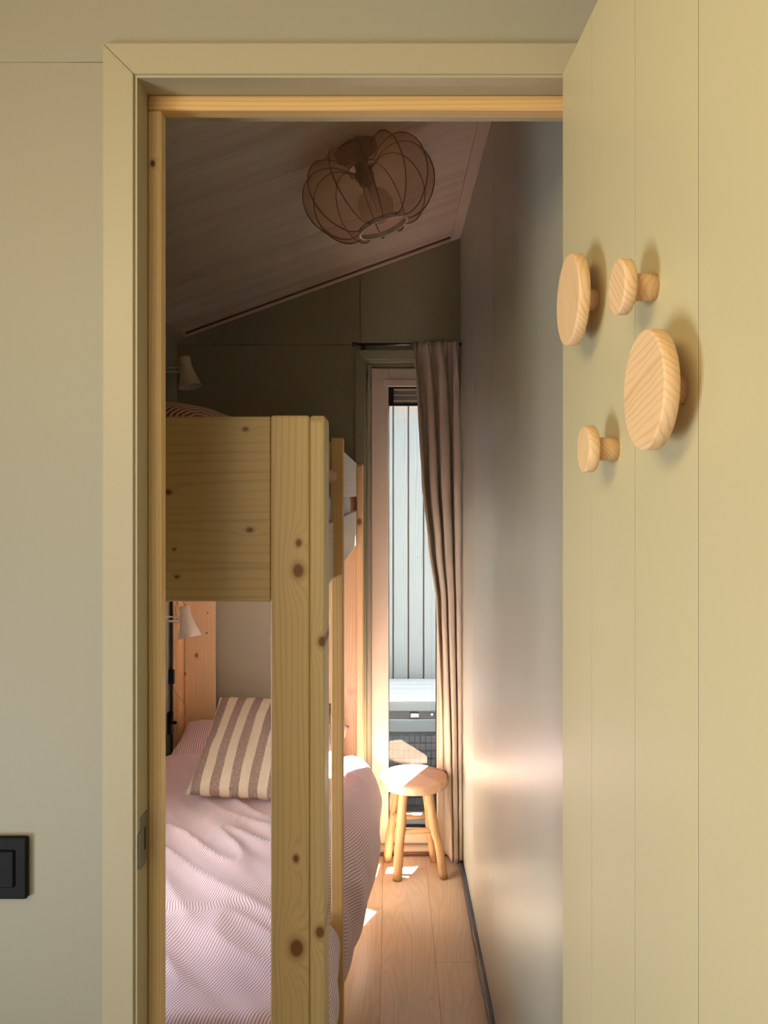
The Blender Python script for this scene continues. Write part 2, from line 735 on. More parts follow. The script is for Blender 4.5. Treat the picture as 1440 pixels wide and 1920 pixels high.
# far wall around the window: panels with visible joints
wb = empty('wall_back', (0, 0, 0), kind='structure')
jx = (675 - VX) * YF / F       # vertical joint above the window
jz = H + (VY - 647) * YF / F   # horizontal joint
g = 0.0012
Y2 = YF + 0.11
obj('wall_panel', box(XL - 0.02, WX0, YF, Y2, 0, jz - g), M['wall_far'], wb)
obj('wall_panel', wallpoly(XL - 0.02, jx - g, jz + g, 0, YF, Y2, True), M['wall_far'], wb)
obj('wall_panel', wallpoly(jx + g, XR + 0.02, WZ1, 0, YF, Y2, True), M['wall_far'], wb)
obj('wall_panel', box(jx + g, WX0, YF, Y2, jz - g, jz + g) if False else box(WX0, jx - g, YF, Y2, WZ1, jz - g), M['wall_far'], wb)
obj('wall_panel', box(WX1, XR + 0.02, YF, Y2, 0, WZ1), M['wall_far'], wb)
obj('wall_panel', box(WX0, WX1, YF, Y2, -0.02, WZ0), M['wall_far'], wb)

# unseen dark cladding, added to stop the sunlit wall bouncing light onto the fence
ex = M['added_cladding']
tag(obj('wall_outside_added', box(-4, WX0 - 0.02, Y2, Y2 + 0.02, -0.06, 2.9), ex), kind='structure')
tag(obj('wall_outside_added', box(WX1 + 0.02, 4, Y2, Y2 + 0.02, -0.06, 3.3), ex), kind='structure')
tag(obj('wall_outside_added', box(WX0 - 0.019, WX1 + 0.019, Y2, Y2 + 0.02, WZ1 + 0.02, 3.1), ex), kind='structure')

# door wall
wf = empty('wall_front', (0, 0, 0), kind='structure')
hz = H + (VY - 117) * YC / F
W0 = -1.35
obj('wall_panel', box(W0, OX0 - 0.012, YC, YD, 0, hz - 0.0003), M['wall_hall'], wf)
obj('wall_panel', box(W0, OX0 - 0.10, YC, YD, hz + 0.0003, 2.70), M['wall_hall'], wf)
obj('wall_panel', box(OX0 - 0.012, OX1 + 0.012, YC, YD, OZ + 0.012, hz - 0.0006), M['wall_hall'], wf)
obj('wall_panel', box(OX0 - 0.10, OX1 + 0.012, YC, YD, hz + 0.0006, 3.0), M['wall_hall'], wf)
obj('wall_panel', box(OX1 + 0.012, 1.35, YC, YD, 0, 2.95), M['wall_hall'], wf)

# hall shell (behind and beside the camera)
tag(obj('wall_hall_left', prism([(-2.0, 0), (-2.0, 0.0)] if False else [(-2.3, -2.4), (-2.2, -2.4), (-2.2, 1.3), (-2.3, 1.3)], 'z', 0, 2.62), M['wall_hall']), kind='structure')
tag(obj('wall_hall_far_left', box(-2.3, W0, YC, YD, 0, 2.62), M['wall_hall']), kind='structure')
tag(obj('wall_hall_right', box(0.95, 1.05, -2.4, YC, 0, 2.62), M['wall_hall']), kind='structure')
tag(obj('wall_hall_behind', box(-2.3, 1.05, -2.5, -2.4, 0, 2.62), M['wall_hall']), kind='structure')
tag(obj('ceiling_hall', box(-2.3, 1.05, -2.5, 1.34, 2.62, 2.72), M['ceiling']), kind='structure')

# ceiling
cl = empty('ceiling', (0, 0, 0), kind='structure')
ca = math.atan(SL)


def cpanel(x0, x1, y0, y1, th, dz=0.0, bevel=0.0):
    """sheet lying under the slope, th thick upward"""
    p = [(x0, zc(x0) + dz), (x1, zc(x1) + dz), (x1, zc(x1) + dz + th), (x0, zc(x0) + dz + th)]
    return prism(p, 'y', y0, y1, bev=bevel)


ys = [1.25, 1.857, 2.457, 3.057, 3.657, 3.80]
for a, b in zip(ys, ys[1:]):
    obj('ceiling_panel', cpanel(XL - 0.06, XR + 0.06, a + 0.0012, b - 0.0012, 0.012, 0, 0.0012), M['ceiling'], cl)
obj('ceiling_backing', cpanel(XL - 0.12, XR + 0.12, 1.22, 3.9, 0.03, 0.014), M['rubber'], cl)
# trim strips under the ceiling
t1 = obj('trim_1', cpanel(XR - 0.046, XR, YD, YF, 0.012, -0.012, 0.0012), M['ceiling_trim'])
tag(t1, kind='structure')
t2 = obj('trim_2', cpanel(XL + 0.046, XR - 0.047, YF - 0.030, YF, 0.012, -0.012, 0.0012), M['ceiling_trim'])
tag(t2, kind='structure')
t2b = obj('shadow_gap_strip', cpanel(XL + 0.05, XR - 0.048, YF - 0.046, YF - 0.0305, 0.006, -0.006, 0.0008), M['dark_sill'])  # brown strip painted in for the shaded gap beside the far trim
tag(t2b, kind='structure')
t3 = obj('trim_4', cpanel(XL, XL + 0.045, YD, YF, 0.012, -0.012, 0.0012), M['ceiling_trim'])
tag(t3, kind='structure')

# baseboards
bb = obj('baseboard_right', box(XR - 0.015, XR, YD, YF - 0.02, 0, 0.042, 0.002), M['navy_base'])
tag(bb, kind='structure')

# ================================================================ DOOR CASING AND LINING
D = 1.20
cw_out = (192 - VX) * D / F
cw_in = (250 - VX) * D / F
ct_out = H + (VY - 80) * D / F
ct_in = H + (VY - 138) * D / F
XR_in = OX1 + 0.004
cas = empty('trim_5', (0, 0, 0), kind='structure')
pts_l = [(cw_out, 0), (cw_in, 0), (cw_in, ct_in), (cw_out, ct_out)]
obj('casing_board', prism([(a + 0.0003 if a == cw_out else a, b) for a, b in pts_l], 'y', D, YC, bev=0.0012), M['paint_trim'], cas)
cro = XR_in + (cw_in - cw_out)
pts_t = [(cw_out + 0.0008, ct_out), (cw_in + 0.0008, ct_in), (XR_in - 0.0008, ct_in), (cro - 0.0008, ct_out)]
obj('casing_board', prism(pts_t, 'y', D, YC, bev=0.0012), M['paint_trim'], cas)
pts_r = [(XR_in, 0), (cro, 0), (cro, ct_out), (XR_in, ct_in)]
obj('casing_board', prism(pts_r, 'y', D, YC, bev=0.0012), M['paint_trim'], cas)

pine_v = pine('pine door stop upright', 'z', 'x', (236, 206, 152), (208, 168, 106), freq=160, wob=0.01,
              knots=[(H + (VY - 306) * 1.255 / F, (286 - VX) * 1.255 / F, 0.004)], knotcol=(70, 34, 14))
pine_h = pine('pine door stop head', 'x', 'z', (228, 190, 132), (196, 148, 88), freq=160, wob=0.01)
lin = empty('trim_6', (0, 0, 0), kind='structure')
# lining: front lip then the lining board, then pine stop
lx = (258 - VX) * 1.206 / F           # lining face x
lz = H + (VY - 147) * 1.206 / F
obj('lining_board', box(OX0 - 0.012, lx, 1.204, YD, 0, lz + 0.0), M['paint_trim'], lin)
obj('lining_board', box(OX0 - 0.012, OX1 + 0.012, 1.204, YD, lz, lz + 0.014), M['paint_trim'], lin)
obj('lining_board', box(OX1, OX1 + 0.012, 1.204, YD, 0, lz), M['paint_trim'], lin)
sx = lx + 0.0205
sz = lz - 0.0235
y0, y1 = 1.256, 1.283
obj('stop_strip', box(lx + 0.0002, sx, y0, y1, 0, sz, 0.0018), pine_v, lin)
obj('stop_strip', box(lx + 0.0002, OX1 - 0.001, y0, y1, sz + 0.0004, lz - 0.0002, 0.0018), pine_h, lin)
obj('stop_strip', box(OX1 - 0.021, OX1 - 0.0002, y0, y1, 0, sz, 0.0018), pine_v, lin)
# strike plate
zs = H - (1580 - VY) * 1.23 / F
sp = box(lx - 0.0005, lx + 0.0014, 1.2185, 1.250, zs - 0.036, zs + 0.042, 0.0006)
sp = box(lx - 0.0005, lx + 0.0022, 1.2062, 1.232, zs - 0.030, zs + 0.022, 0.0008, bm=sp)
spo = obj('strike_plate', sp, M['steel'], lin)
spo['label'] = 'brushed steel strike plate'
sp2 = box(lx + 0.0012, lx + 0.0026, 1.233, 1.2385, zs - 0.012, zs + 0.02)
obj('latch_slot', sp2, M['black_metal'], spo)

# light switch at the left
ls_z0, ls_z1 = H - (1688 - VY) * D / F, H - (1572 - VY) * D / F
ls_x1 = (48 - VX) * D / F
ls_x0 = ls_x1 - 0.083
ls = empty('light_switch', ((ls_x0 + ls_x1) / 2, YC, ls_z0), 'square black light switch plate on the pale wall left of the doorway', 'switch')
obj('cover_plate', box(ls_x0, ls_x1, YC - 0.010, YC, ls_z0, ls_z1, 0.0022, 2), M['black_plastic'], ls)
obj('rocker', box(ls_x0 + 0.017, ls_x1 - 0.017, YC - 0.0135, YC - 0.009, ls_z0 + 0.018, ls_z1 - 0.018, 0.0018), M['black_plastic'], ls)

# ================================================================ OPEN DOOR
dr = empty('door_1', (0.251, 1.2, 0), kind='structure')
dang = math.atan(0.0364)
dz = H + (VY - 138) * 1.2 / F
bounds = [0.0, 0.1500, 0.3158, 0.4823, 0.6500]
for a, b in zip(bounds, bounds[1:]):
    bm = box(0.0, 0.012, -b + 0.0007, -a - 0.0007, 0.012, dz, 0.0002)
    obj('door_board', bm, M['door'], dr, local=True)
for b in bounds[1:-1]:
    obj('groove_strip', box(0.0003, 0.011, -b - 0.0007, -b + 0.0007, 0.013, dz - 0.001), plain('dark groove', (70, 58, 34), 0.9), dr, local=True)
obj('door_core', box(0.0115, 0.036, -0.65, 0.0, 0.012, dz - 0.0006), M['door'], dr, local=True)
dh = empty('door_handle', (0, 0, 0))
dh.parent = dr
hb = box(-0.012, 0, -0.615, -0.575, 0.98, 1.20, 0.002)
obj('handle_plate', hb, M['black_metal'], dh, local=True)
obj('handle_lever', tube([(0, -0.595, 1.12), (-0.04, -0.595, 1.12), (-0.05, -0.585, 1.12), (-0.05, -0.48, 1.12)], 0.009, 10), M['black_metal'], dh, local=True, smooth_=True)
for hzz in (0.25, 1.15, 2.0):
    obj('hinge', tube([(0.036, 0.006, hzz - 0.04), (0.036, 0.006, hzz + 0.04)], 0.007, 10), M['steel'], dr, local=True, smooth_=True)
dr.rotation_euler = (0, 0, dang)


def turned_mat(name, ang, light=(232, 196, 152), dark=(196, 154, 108), freq=130):
    """grain in the disk plane running at an angle"""
    m, p = new_mat(name, 0.55, 0.3)
    x, y, z = coords()
    ca_, sa_ = math.cos(ang), math.sin(ang)
    u = y * ca_ + z * sa_
    v = z * ca_ - y * sa_
    n = tnoise(vec(u * 8 + 3 * ang, v * 45, x * 20), 1.0, 2)
    g = V.op('SINE', (v + x * 0.9 + (n - 0.5) * 0.02) * (2 * PI * freq))
    fib = tnoise(vec(u * 40, v * 700, x * 700), 1.0, 2)
    f = smooth(g, 0.0, 1.0) * (0.08 + n * 0.5) + (fib - 0.5) * 0.35 + (n - 0.5) * 0.4
    setc(p, mixc(f, s2l(light), s2l(dark)))
    bump(p, fib, 0.15, 0.0004)
    return m


def hook(px, py, dia, th, t, peg, label, ang):
    # point on the door face seen at (px, py)
    k = (px - VX) / F
    d = (0.251 + 0.0364 * 1.2) / (k + 0.0364)
    p = Vector((0.251 + 0.0364 * (1.2 - d), d, H + (VY - py) * d / F))
    e = empty('wall_hook', p, label, 'coat hook', 'round wooden coat hooks on the open door')
    e.rotation_euler = (0, 0, dang)
    R = Matrix.Rotation(-PI / 2, 4, 'Y')      # z axis -> -x
    m = turned_mat('turned beech %s' % label[:6], ang)
    b = 0.0016
    r = dia / 2
    prof = [(0, t - th), (r - b, t - th), (r, t - th + b), (r, t - b), (r - b * 0.6, t - b * 0.3), (r - b * 1.6, t), (0, t)]
    obj('disk', lathe(prof, 64, M=R), m, e, local=True)
    obj('peg', lathe([(0, 0.0), (peg, 0.0), (peg, t - th + 0.001), (0, t - th + 0.001)], 32, M=R), turned_mat('turned peg', ang + 1.2, freq=220), e, local=True, smooth_=False)
    for ch in e.children:
        for pl in ch.data.polygons:
            pl.use_smooth = abs(pl.normal.x) < 0.5
    return e


hook(1280, 732, 0.110, 0.0145, 0.0375, 0.0135, 'largest round wooden coat hook, lowest right of the four on the door', -0.25)
hook(1119, 563, 0.112, 0.0145, 0.0375, 0.0135, 'large round wooden coat hook near the hinge edge, leftmost on the door', 1.25)
hook(1228, 539, 0.055, 0.013, 0.0392, 0.0137, 'small round wooden coat hook at the upper right, between the two large ones', 0.7)
hook(1156, 842, 0.054, 0.013, 0.0392, 0.0135, 'smallest round wooden coat hook, lowest of the four on the door', -0.8)

# ================================================================ WINDOW
wn1 = empty('window_1', (0, 0, 0), kind='structure')
ty = YF - 0.012
wo, wi = (666 - VX) * ty / F, (684 - VX) * ty / F
zo, zi = H + (VY - 656) * ty / F, H + (VY - 674) * ty / F
obj('casing_board', prism([(wo, 0.0), (wi, 0.0), (wi, zi), (wo, zo)], 'y', ty, YF, bev=0.001), M['casing_sage'], wn1)
obj('casing_board', prism([(wo + 0.0006, zo), (wi + 0.0006, zi), (XR - 0.013, zi), (XR - 0.001, zo)], 'y', ty, YF, bev=0.001), M['casing_sage'], wn1)
# reveal lining
obj('reveal_board', box(WX0 - 0.004, WX0 + 0.004, YF - 0.005, YF + 0.085, WZ0, WZ1), M['casing_sage'], wn1)
obj('reveal_board', box(WX0, WX1, YF - 0.005, YF + 0.085, WZ1 - 0.006, WZ1 + 0.004), M['casing_sage'], wn1)
fy = YF + 0.05


def fx(px, y=fy):
    return (px - VX) * y / F


def fz(py, y=fy):
    return H + (VY - py) * y / F


# fixed outer frame
fr = bmesh.new()
fr = box(WX0 + 0.004, fx(697), fy, fy + 0.05, 0.03, WZ1 - 0.006, 0.003, bm=fr)
fr = box(0.285, WX1, fy, fy + 0.05, 0.03, WZ1 - 0.006, 0.003, bm=fr)
fr = box(fx(696), 0.29, fy, fy + 0.05, fz(688), WZ1 - 0.006, 0.003, bm=fr)
fr = box(WX0 + 0.004, WX1, fy, fy + 0.05, 0.015, 0.035, 0.003, bm=fr)
fr = box(WX0 + 0.004, fx(697) + 0.02, fy + 0.032, fy + 0.05, 0.03, WZ1 - 0.006, bm=fr)
fr = box(0.27, WX1, fy + 0.032, fy + 0.05, 0.03, WZ1 - 0.006, bm=fr)
fr = box(WX0 + 0.01, WX1, fy + 0.032, fy + 0.05, fz(700), WZ1 - 0.006, bm=fr)
fr = box(WX0 + 0.01, WX1, fy + 0.032, fy + 0.05, 0.02, 0.06, bm=fr)
obj('fixed_frame', fr, M['frame_outer'], wn1)
sy = fy - 0.018
sxl, sxr = (697 - VX) * sy / F, 0.288
gxl, gxr = (728.5 - VX) * sy / F, (819 - VX) * sy / F
szt, szb = H + (VY - 691) * sy / F, 0.040
gzt, gzb = H + (VY - 725) * sy / F, H + (VY - 1553) * sy / F
sa = empty('sash', (0, 0, 0))
sa.parent = wn1
for nm, b4 in (('stile', (sxl, gxl, szb, szt)), ('stile', (gxr, sxr, szb, szt)), ('rail', (gxl, gxr, gzt, szt)), ('rail', (gxl, gxr, szb, gzb))):
    obj(nm, box(b4[0], b4[1], sy, sy + 0.049, b4[2], b4[3], 0.0025, 2), M['frame_pvc'], sa)
zb_ = H + (VY - 712) * (sy - 0.004) / F
obj('glazing_bead', box(gxl - 0.026, gxr, sy - 0.004, sy, gzt + 0.002, zb_, 0.0015), M['frame_pvc'], sa)
# black gasket
gk = bmesh.new()
gk = box(gxl - 0.001, gxl + 0.0035, sy + 0.01, sy + 0.04, gzb, gzt, bm=gk)
gk = box(gxr - 0.0035, gxr + 0.001, sy + 0.01, sy + 0.04, gzb, gzt, bm=gk)
gk = box(gxl, gxr, sy + 0.01, sy + 0.04, gzb - 0.001, gzb + 0.004, bm=gk)
gk = box(gxl, gxr, sy + 0.01, sy + 0.04, gzt - 0.006, gzt + 0.001, bm=gk)
obj('gasket', gk, M['black_plastic'], sa)
obj('glass_pane', box(gxl + 0.002, gxr - 0.002, sy + 0.026, sy + 0.030, gzb, gzt), M['glass'], wn1)
# trickle vent at the top of the glass
ve = empty('vent_grille', (0, 0, 0))
ve.parent = wn1
vz0 = H + (VY - 760) * sy / F
vb = bmesh.new()
vb = box(gxl, fx(738, sy), sy + 0.012, sy + 0.030, vz0, gzt - 0.004, 0.001, bm=vb)
vb = box(gxl, gxr, sy + 0.012, sy + 0.030, vz0, vz0 + 0.009, 0.001, bm=vb)
vb = box(gxl, gxr, sy + 0.012, sy + 0.030, vz0 + 0.011, vz0 + 0.014, 0.0005, bm=vb)
vb = box(gxl, gxr, sy + 0.022, sy + 0.031, vz0, gzt - 0.003, bm=vb)
obj('vent_housing', vb, M['black_plastic'], ve)
vx0 = fx(738, sy)
za, zb2 = H + (VY - 756) * sy / F, H + (VY - 728) * sy / F
hh = zb2 - za
fb = bmesh.new()
for (q0, q1) in ((0.0, 0.24), (0.54, 0.60), (0.88, 1.0)):
    fb = box(vx0, gxr, sy + 0.016, sy + 0.021, za + q0 * hh, za + q1 * hh, bm=fb)
obj('vent_bar', fb, M['frame_pvc'], ve)
fb = bmesh.new()
nsl = 44
for i in range(nsl):
    xa = vx0 + (gxr - vx0) * (i + 0.25) / nsl
    fb = box(xa, xa + (gxr - vx0) / nsl * 0.5, sy + 0.018, sy + 0.021, za + 0.2 * hh, za + 0.9 * hh, bm=fb)
fbo = obj('vent_slat', fb, plain('grey vent slat', (196, 190, 176), 0.5), ve)
fbo['kind'] = 'stuff'
# hinge cover at the upper left of the frame
hy = fy - 0.012
hp = bmesh.new()
hxx = fx(690.5, hy)
hp = tube([(hxx, hy, H + (VY - 696) * hy / F), (hxx, hy, H + (VY - 729) * hy / F)], 0.0052, 12, bm=hp)
hp = tube([(hxx, hy, H + (VY - 728) * hy / F), (hxx, hy, H + (VY - 731.5) * hy / F)], 0.0068, 12, bm=hp)
hp = box(hxx + 0.004, hxx + 0.012, hy + 0.002, fy + 0.002, H + (VY - 730) * hy / F, H + (VY - 722) * hy / F, 0.001, bm=hp)
obj('hinge', hp, M['hinge'], wn1, smooth_=True)
# threshold strip
obj('sill_strip', box(wi, WX1, YF - 0.014, YF + 0.055, 0.0, 0.014, 0.002), M['dark_sill'], wn1)
obj('sill_board', box(WX0, WX1, YF - 0.002, fy + 0.01, 0.014, 0.026, 0.001), M['frame_pvc'], wn1)

# ================================================================ OUTSIDE
tag(obj('ground', box(-6, 8, 3.88, 16, -0.12, -0.06), M['ground']), kind='structure')
FD = 5.0
fe = empty('fence', (0, FD, -0.06), 'weathered whitish grey board fence beyond the narrow window', 'fence')
bw = 28.6 * FD / F
x0 = (737.2 - VX) * FD / F
for i in range(-22, 26):
    a = x0 + i * bw
    jit = random.uniform(-0.003, 0.003)
    obj('fence_board', box(a + 0.004, a + bw - 0.004, FD + 0.004 + jit, FD + 0.024 + jit, 0.0, 2.42, 0.002), FENCE[(i * 7 + (i // 3)) % 4], fe)
obj('backing_rail', box(x0 - 22 * bw, x0 + 26 * bw, FD + 0.028, FD + 0.05, 0.0, 2.40), plain('brown backing', (84, 62, 50), 0.8), fe)

# storage box with white lid
BX0, BX1, BY0, BY1 = -0.55, 0.75, 4.42, 4.90
sb = empty('storage_box', (0.1, 4.66, -0.06), 'dark outdoor storage box with bright white slatted lid seen through the window', 'storage box')
zt = H - (1312 - VY) * 4.40 / F
lid = bmesh.new()
n = 5
for i in range(n):
    a = lerp(4.40, 4.905, i / n)
    b = lerp(4.40, 4.905, (i + 1) / n)
    sl = obj('lid_slat', box(BX0 - 0.02, BX1 + 0.02, a + 0.001, b - 0.003, zt - 0.012, zt, 0.003), M['box_white'], sb)
obj('lid_edge', box(BX0 - 0.02, BX1 + 0.02, 4.405, 4.905, zt - 0.066, zt - 0.0125, 0.006, 2), M['box_grey'], sb)
body = box(BX0, BX1, BY0 + 0.02, BY1, -0.06, zt - 0.066)
obj('body', body, M['box_dark'], sb)
zz = zt - 0.066
obj('front_band', box(BX0, BX1, BY0, BY0 + 0.022, zz - 0.115, zz - 0.045, 0.004), M['box_grey'], sb)
for k in range(2):
    pass
# woven lower front
wv = bmesh.new()
for r in range(9):
    z0 = zz - 0.135 - r * 0.042
    for c in range(44):
        xa = BX0 + c * (BX1 - BX0) / 44
        if z0 - 0.036 < -0.05:
            continue
        wv = box(xa + 0.002, xa + 0.026, BY0 + (0.006 if (r + c) % 2 else 0.012), BY0 + 0.021, z0 - 0.036, z0, bm=wv)
wo_ = obj('woven_front', wv, plain('woven grey resin', (58, 66, 78), 0.5), sb)
wo_['kind'] = 'stuff'
lt = empty('latch', (0, 0, 0))
lt = obj('latch', box(0.105, 0.150, BY0 - 0.004, BY0 + 0.02, zz - 0.036, zz - 0.010, 0.003), M['steel'], sb)
lt['label'] = 'shiny metal latch'
obj('screw', lathe([(0, 0), (0.007, 0), (0.007, 0.004), (0, 0.006)], 16, M=Matrix.Translation((0.222, BY0 + 0.018, zz - 0.024)) @ Matrix.Rotation(PI / 2, 4, 'X')), M['brass_end'], sb)

# ================================================================ CURTAIN AND ROD
ry = 3.69
rz = H + (VY - 645.5) * ry / F
rod = empty('curtain_rod', ((662 - VX) * ry / F, ry, rz), 'thin black curtain rod mounted above the window casing', 'curtain rod')
xa = (664 - VX) * ry / F
obj('rod', tube([(xa, ry, rz), (XR - 0.002, ry, rz)], 0.0058, 12), M['black_metal'], rod, smooth_=True)
obj('end_cap', tube([(xa - 0.010, ry, rz), (xa - 0.009, ry, rz), (xa + 0.012, ry, rz)], [0.006, 0.0098, 0.0098], 16), M['black_metal'], rod, smooth_=False)
bx = (678 - VX) * YF / F
br = box(bx - 0.008, bx + 0.008, YF - 0.004, YF, rz - 0.030, rz + 0.010, 0.001)
br = box(bx - 0.004, bx + 0.004, ry - 0.004, YF - 0.002, rz - 0.010, rz - 0.004, bm=br)
br = box(bx - 0.006, bx + 0.006, ry - 0.008, ry + 0.008, rz - 0.009, rz - 0.005, bm=br)
bro = obj('bracket', br, M['black_metal'], rod)
obj('screw', lathe([(0, 0), (0.0032, 0), (0.0032, 0.002), (0, 0.003)], 12, M=Matrix.Translation((bx, YF - 0.004, rz - 0.021)) @ Matrix.Rotation(PI / 2, 4, 'X')), M['brass_end'], bro)

ZT, ZB = H + (VY - 641) * 3.67 / F, 0.028


def curtain_pt(u, v):
    """u 0..1 across, v 0..1 top to bottom"""
    z = lerp(ZT, ZB, v)
    py = VY + (H - z) * F / 3.65
    xl = (pw(py, [(640, 774), (680, 778), (760, 783), (900, 790), (1020, 803), (1130, 818), (1400, 831), (1640, 838)]) - VX) * 3.63 / F
    xr = (pw(py, [(640, 862), (900, 864), (1640, 867)]) - VX) * 3.60 / F
    NF = 3.25
    ph = 2 * PI * NF * u
    # pinch near the top
    pin = math.exp(-((v - 0.042) / 0.018) ** 2)
    top = max(0.0, 1 - v / 0.04)
    amp = 0.016 + 0.022 * min(1, v / 0.25)
    amp *= (1 - 0.35 * pin) * max(0.35, (xr - xl) / 0.19)
    w = pw(u, [(0, 0), (0.16, 0.13), (0.3, 0.33), (0.52, 0.52), (0.72, 0.76), (1, 1)])
    x = lerp(xl, xr, w)
    irr = 1 + 0.35 * nz(u * 5.1, 0.7 * v, 3)
    c = math.cos(ph + 0.5 * nz(u * 3, v * 1.2, 9))
    y = 3.668 - amp * irr * (c)
    x += 0.55 * (xr - xl) / NF * math.sin(2 * ph) * 0.32 * min(1, v * 4 + 0.2)
    if top > 0:      # finer pleats in the heading
        y += 0.006 * math.sin(3 * ph) * top
        y = lerp(y, 3.655 + 0.010 * math.sin(3 * ph), 0.4 * top)
    if pin > 0.05:
        kx = min(NF, round(u * NF)) / NF
        y -= 0.020 * pin * math.exp(-((u - kx) / 0.040) ** 2)
        y += 0.012 * pin * (1 - math.exp(-((u - kx) / 0.07) ** 2))
        x += pin * (kx - u) * 0.055
    y -= 0.045 * (v ** 2) * min(1, max(0, (u - 0.2) / 0.3))
    if v > 0.55 and u < 0.14:
        s = (v - 0.55) / 0.45 * (1 - u / 0.14)
        x -= 0.040 * s * s
    if v > 0.5 and u < 0.22:
        s = min(1, (v - 0.5) / 0.25) * (1 - u / 0.22)
        y += 0.06 * s
    y += 0.004 * nz(u * 9, v * 7, 1)
    return Vector((x, y, z))


cb = surf(170, 110, curtain_pt, lambda u, v: (u * 1.1, v * 2.3))
cu = obj('curtain', cb, M['curtain'], None, smooth_=True, origin=(0.21, 3.63, 0))
md = cu.modifiers.new('thick', 'SOLIDIFY')
md.thickness = 0.0018
md.offset = 0
tag(cu, 'long taupe linen curtain gathered beside the window, pleated at the top', 'curtain')

# ================================================================ STOOL
SX, SY, SZ = 0.101, 3.625, 0.414
st = empty('stool', (SX, SY, 0), 'round wooden stool with rustic branch legs in front of the window', 'stool')


def teak(name, along, light=(180, 140, 98), dark=(124, 88, 54)):
    m, p = new_mat(name, 0.55, 0.35)
    ax = coords()
    i = {'x': 0, 'y': 1, 'z': 2}[along]
    u = ax[i]
    a, b = [ax[k] for k in range(3) if k != i]
    n = tnoise(vec(u * 4, a * 22, b * 22), 1.0, 3)
    blot = tnoise(vec(u * 9, a * 12, b * 12 + 4.0), 1.0, 2)
    r = V.op('SQRT', a * a + b * b)
    g_ = V.op('SINE', (a * 1.0 + b * 0.5 + n * 0.05) * 420)
    f = smooth(g_, 0.0, 1.0) * 0.28 + (n - 0.5) * 0.7 + smooth(blot, 0.56, 0.74) * 0.55
    setc(p, mixc(f, s2l(light), s2l(dark)))
    bump(p, n, 0.25, 0.002)
    return m


seat_b = bmesh.new()
nseg = 72
rr = 0.151
prof = [(0.0, 0.0), (0.90, 0.0), (0.975, 0.004), (1.0, 0.012), (1.0, 0.030), (0.985, 0.038), (0.95, 0.042), (0.7, 0.0425), (0.0, 0.043)]
rings = []
for (q, h) in prof:
    if q == 0:
        rings.append([seat_b.verts.new((SX, SY, SZ - 0.043 + h))])
    else:
        rg = []
        for k in range(nseg):
            a = 2 * PI * k / nseg
            r = rr * q * (1 + 0.018 * nz(math.cos(a) * 1.5, math.sin(a) * 1.5, 2) + 0.008 * nz(math.cos(a) * 5, math.sin(a) * 5, h * 60))
            rg.append(seat_b.verts.new((SX + r * math.cos(a), SY + r * math.sin(a), SZ - 0.043 + h + 0.0015 * nz(math.cos(a) * 2, math.sin(a) * 2, 5))))
        rings.append(rg)
for r0, r1 in zip(rings, rings[1:]):
    for k in range(nseg):
        k2 = (k + 1) % nseg
        if len(r0) == 1:
            seat_b.faces.new((r0[0], r1[k2], r1[k]))
        elif len(r1) == 1:
            seat_b.faces.new((r0[k], r0[k2], r1[0]))
        else:
            seat_b.faces.new((r0[k], r0[k2], r1[k2], r1[k]))


def seat_mat():
    m, p = new_mat('teak seat end grain', 0.45, 0.4)
    x, y, z = coords()
    n = tnoise(vec(x * 7, y * 7, z * 7), 1.0, 3)
    n2 = tnoise(vec(x * 16, y * 70, z * 16), 1.0, 2)
    c = mixc(n * 0.7 + n2 * 0.5, s2l((222, 188, 156)), s2l((164, 122, 92)))
    # pale diagonal band, unmixed, and a darker mottled half to its right
    b = x * 0.80 + y * 0.60 - 0.028
    band = smooth(V.op('ABSOLUTE', b + (n - 0.5) * 0.012), 0.010, 0.005)
    darker_half = smooth(b, -0.002, 0.010)
    c = mixc(darker_half * smooth(n2 * 0.4 + n, 0.35, 0.8) * 0.45, c, s2l((120, 84, 66)))
    c = mixc((1.0 - band) * 0.0, c, s2l((240, 206, 160)))
    setc(p, c)
    bump(p, n2, 0.2, 0.001)
    return m


obj('seat', seat_b, seat_mat(), st, smooth_=True)
tk = teak('teak branch upright', 'z')
tkh = teak('teak rung', 'x')
legs = [((0.055, 3.562), (0.027, 3.519)), ((0.160, 3.572), (0.229, 3.532)), ((0.030, 3.672), (-0.016, 3.704)), ((0.150, 3.675), (0.196, 3.700))]
LP = []
for i, (t, f) in enumerate(legs):
    path, rad = [], []
    for k in range(13):
        q = k / 12
        z = lerp(SZ - 0.045, 0.0, q)
        cx, cy = lerp(t[0], f[0], q), lerp(t[1], f[1], q)
        cx += 0.005 * math.sin(q * PI) * nz(q * 2.3, i * 5.1, 1) * 2
        r = 0.0178 + 0.002 * nz(q * 4, i * 3.7, 4) + 0.0015 * q
        if i == 1:
            r += 0.0045 * math.exp(-((q - 0.40) / 0.07) ** 2)
            cx += -0.004 * math.exp(-((q - 0.45) / 0.12) ** 2)
        if i == 0:
            r += 0.002
        path.append((cx, cy, z))
        rad.append(r)
    rad[-1] *= 0.93
    obj('leg', tube(path, rad, 14), tk, st, smooth_=True)
    LP.append((t, f))


def legat(i, z):
    q = 1 - z / (SZ - 0.045)
    t, f = LP[i]
    return Vector((lerp(t[0], f[0], q), lerp(t[1], f[1], q), z))


for a, b, za_, zb_2 in ((0, 1, 0.196, 0.200), (2, 3, 0.205, 0.212), (0, 2, 0.225, 0.225), (1, 3, 0.180, 0.186)):
    p0, p1 = legat(a, za_), legat(b, zb_2)
    pts = [p0.lerp(p1, q) for q in (0, .12, .3, .5, .7, .88, 1)]
    obj('rung', tube(pts, [0.009, 0.0105, 0.0125, 0.013, 0.0125, 0.0105, 0.009], 10), tkh, st, smooth_=True)

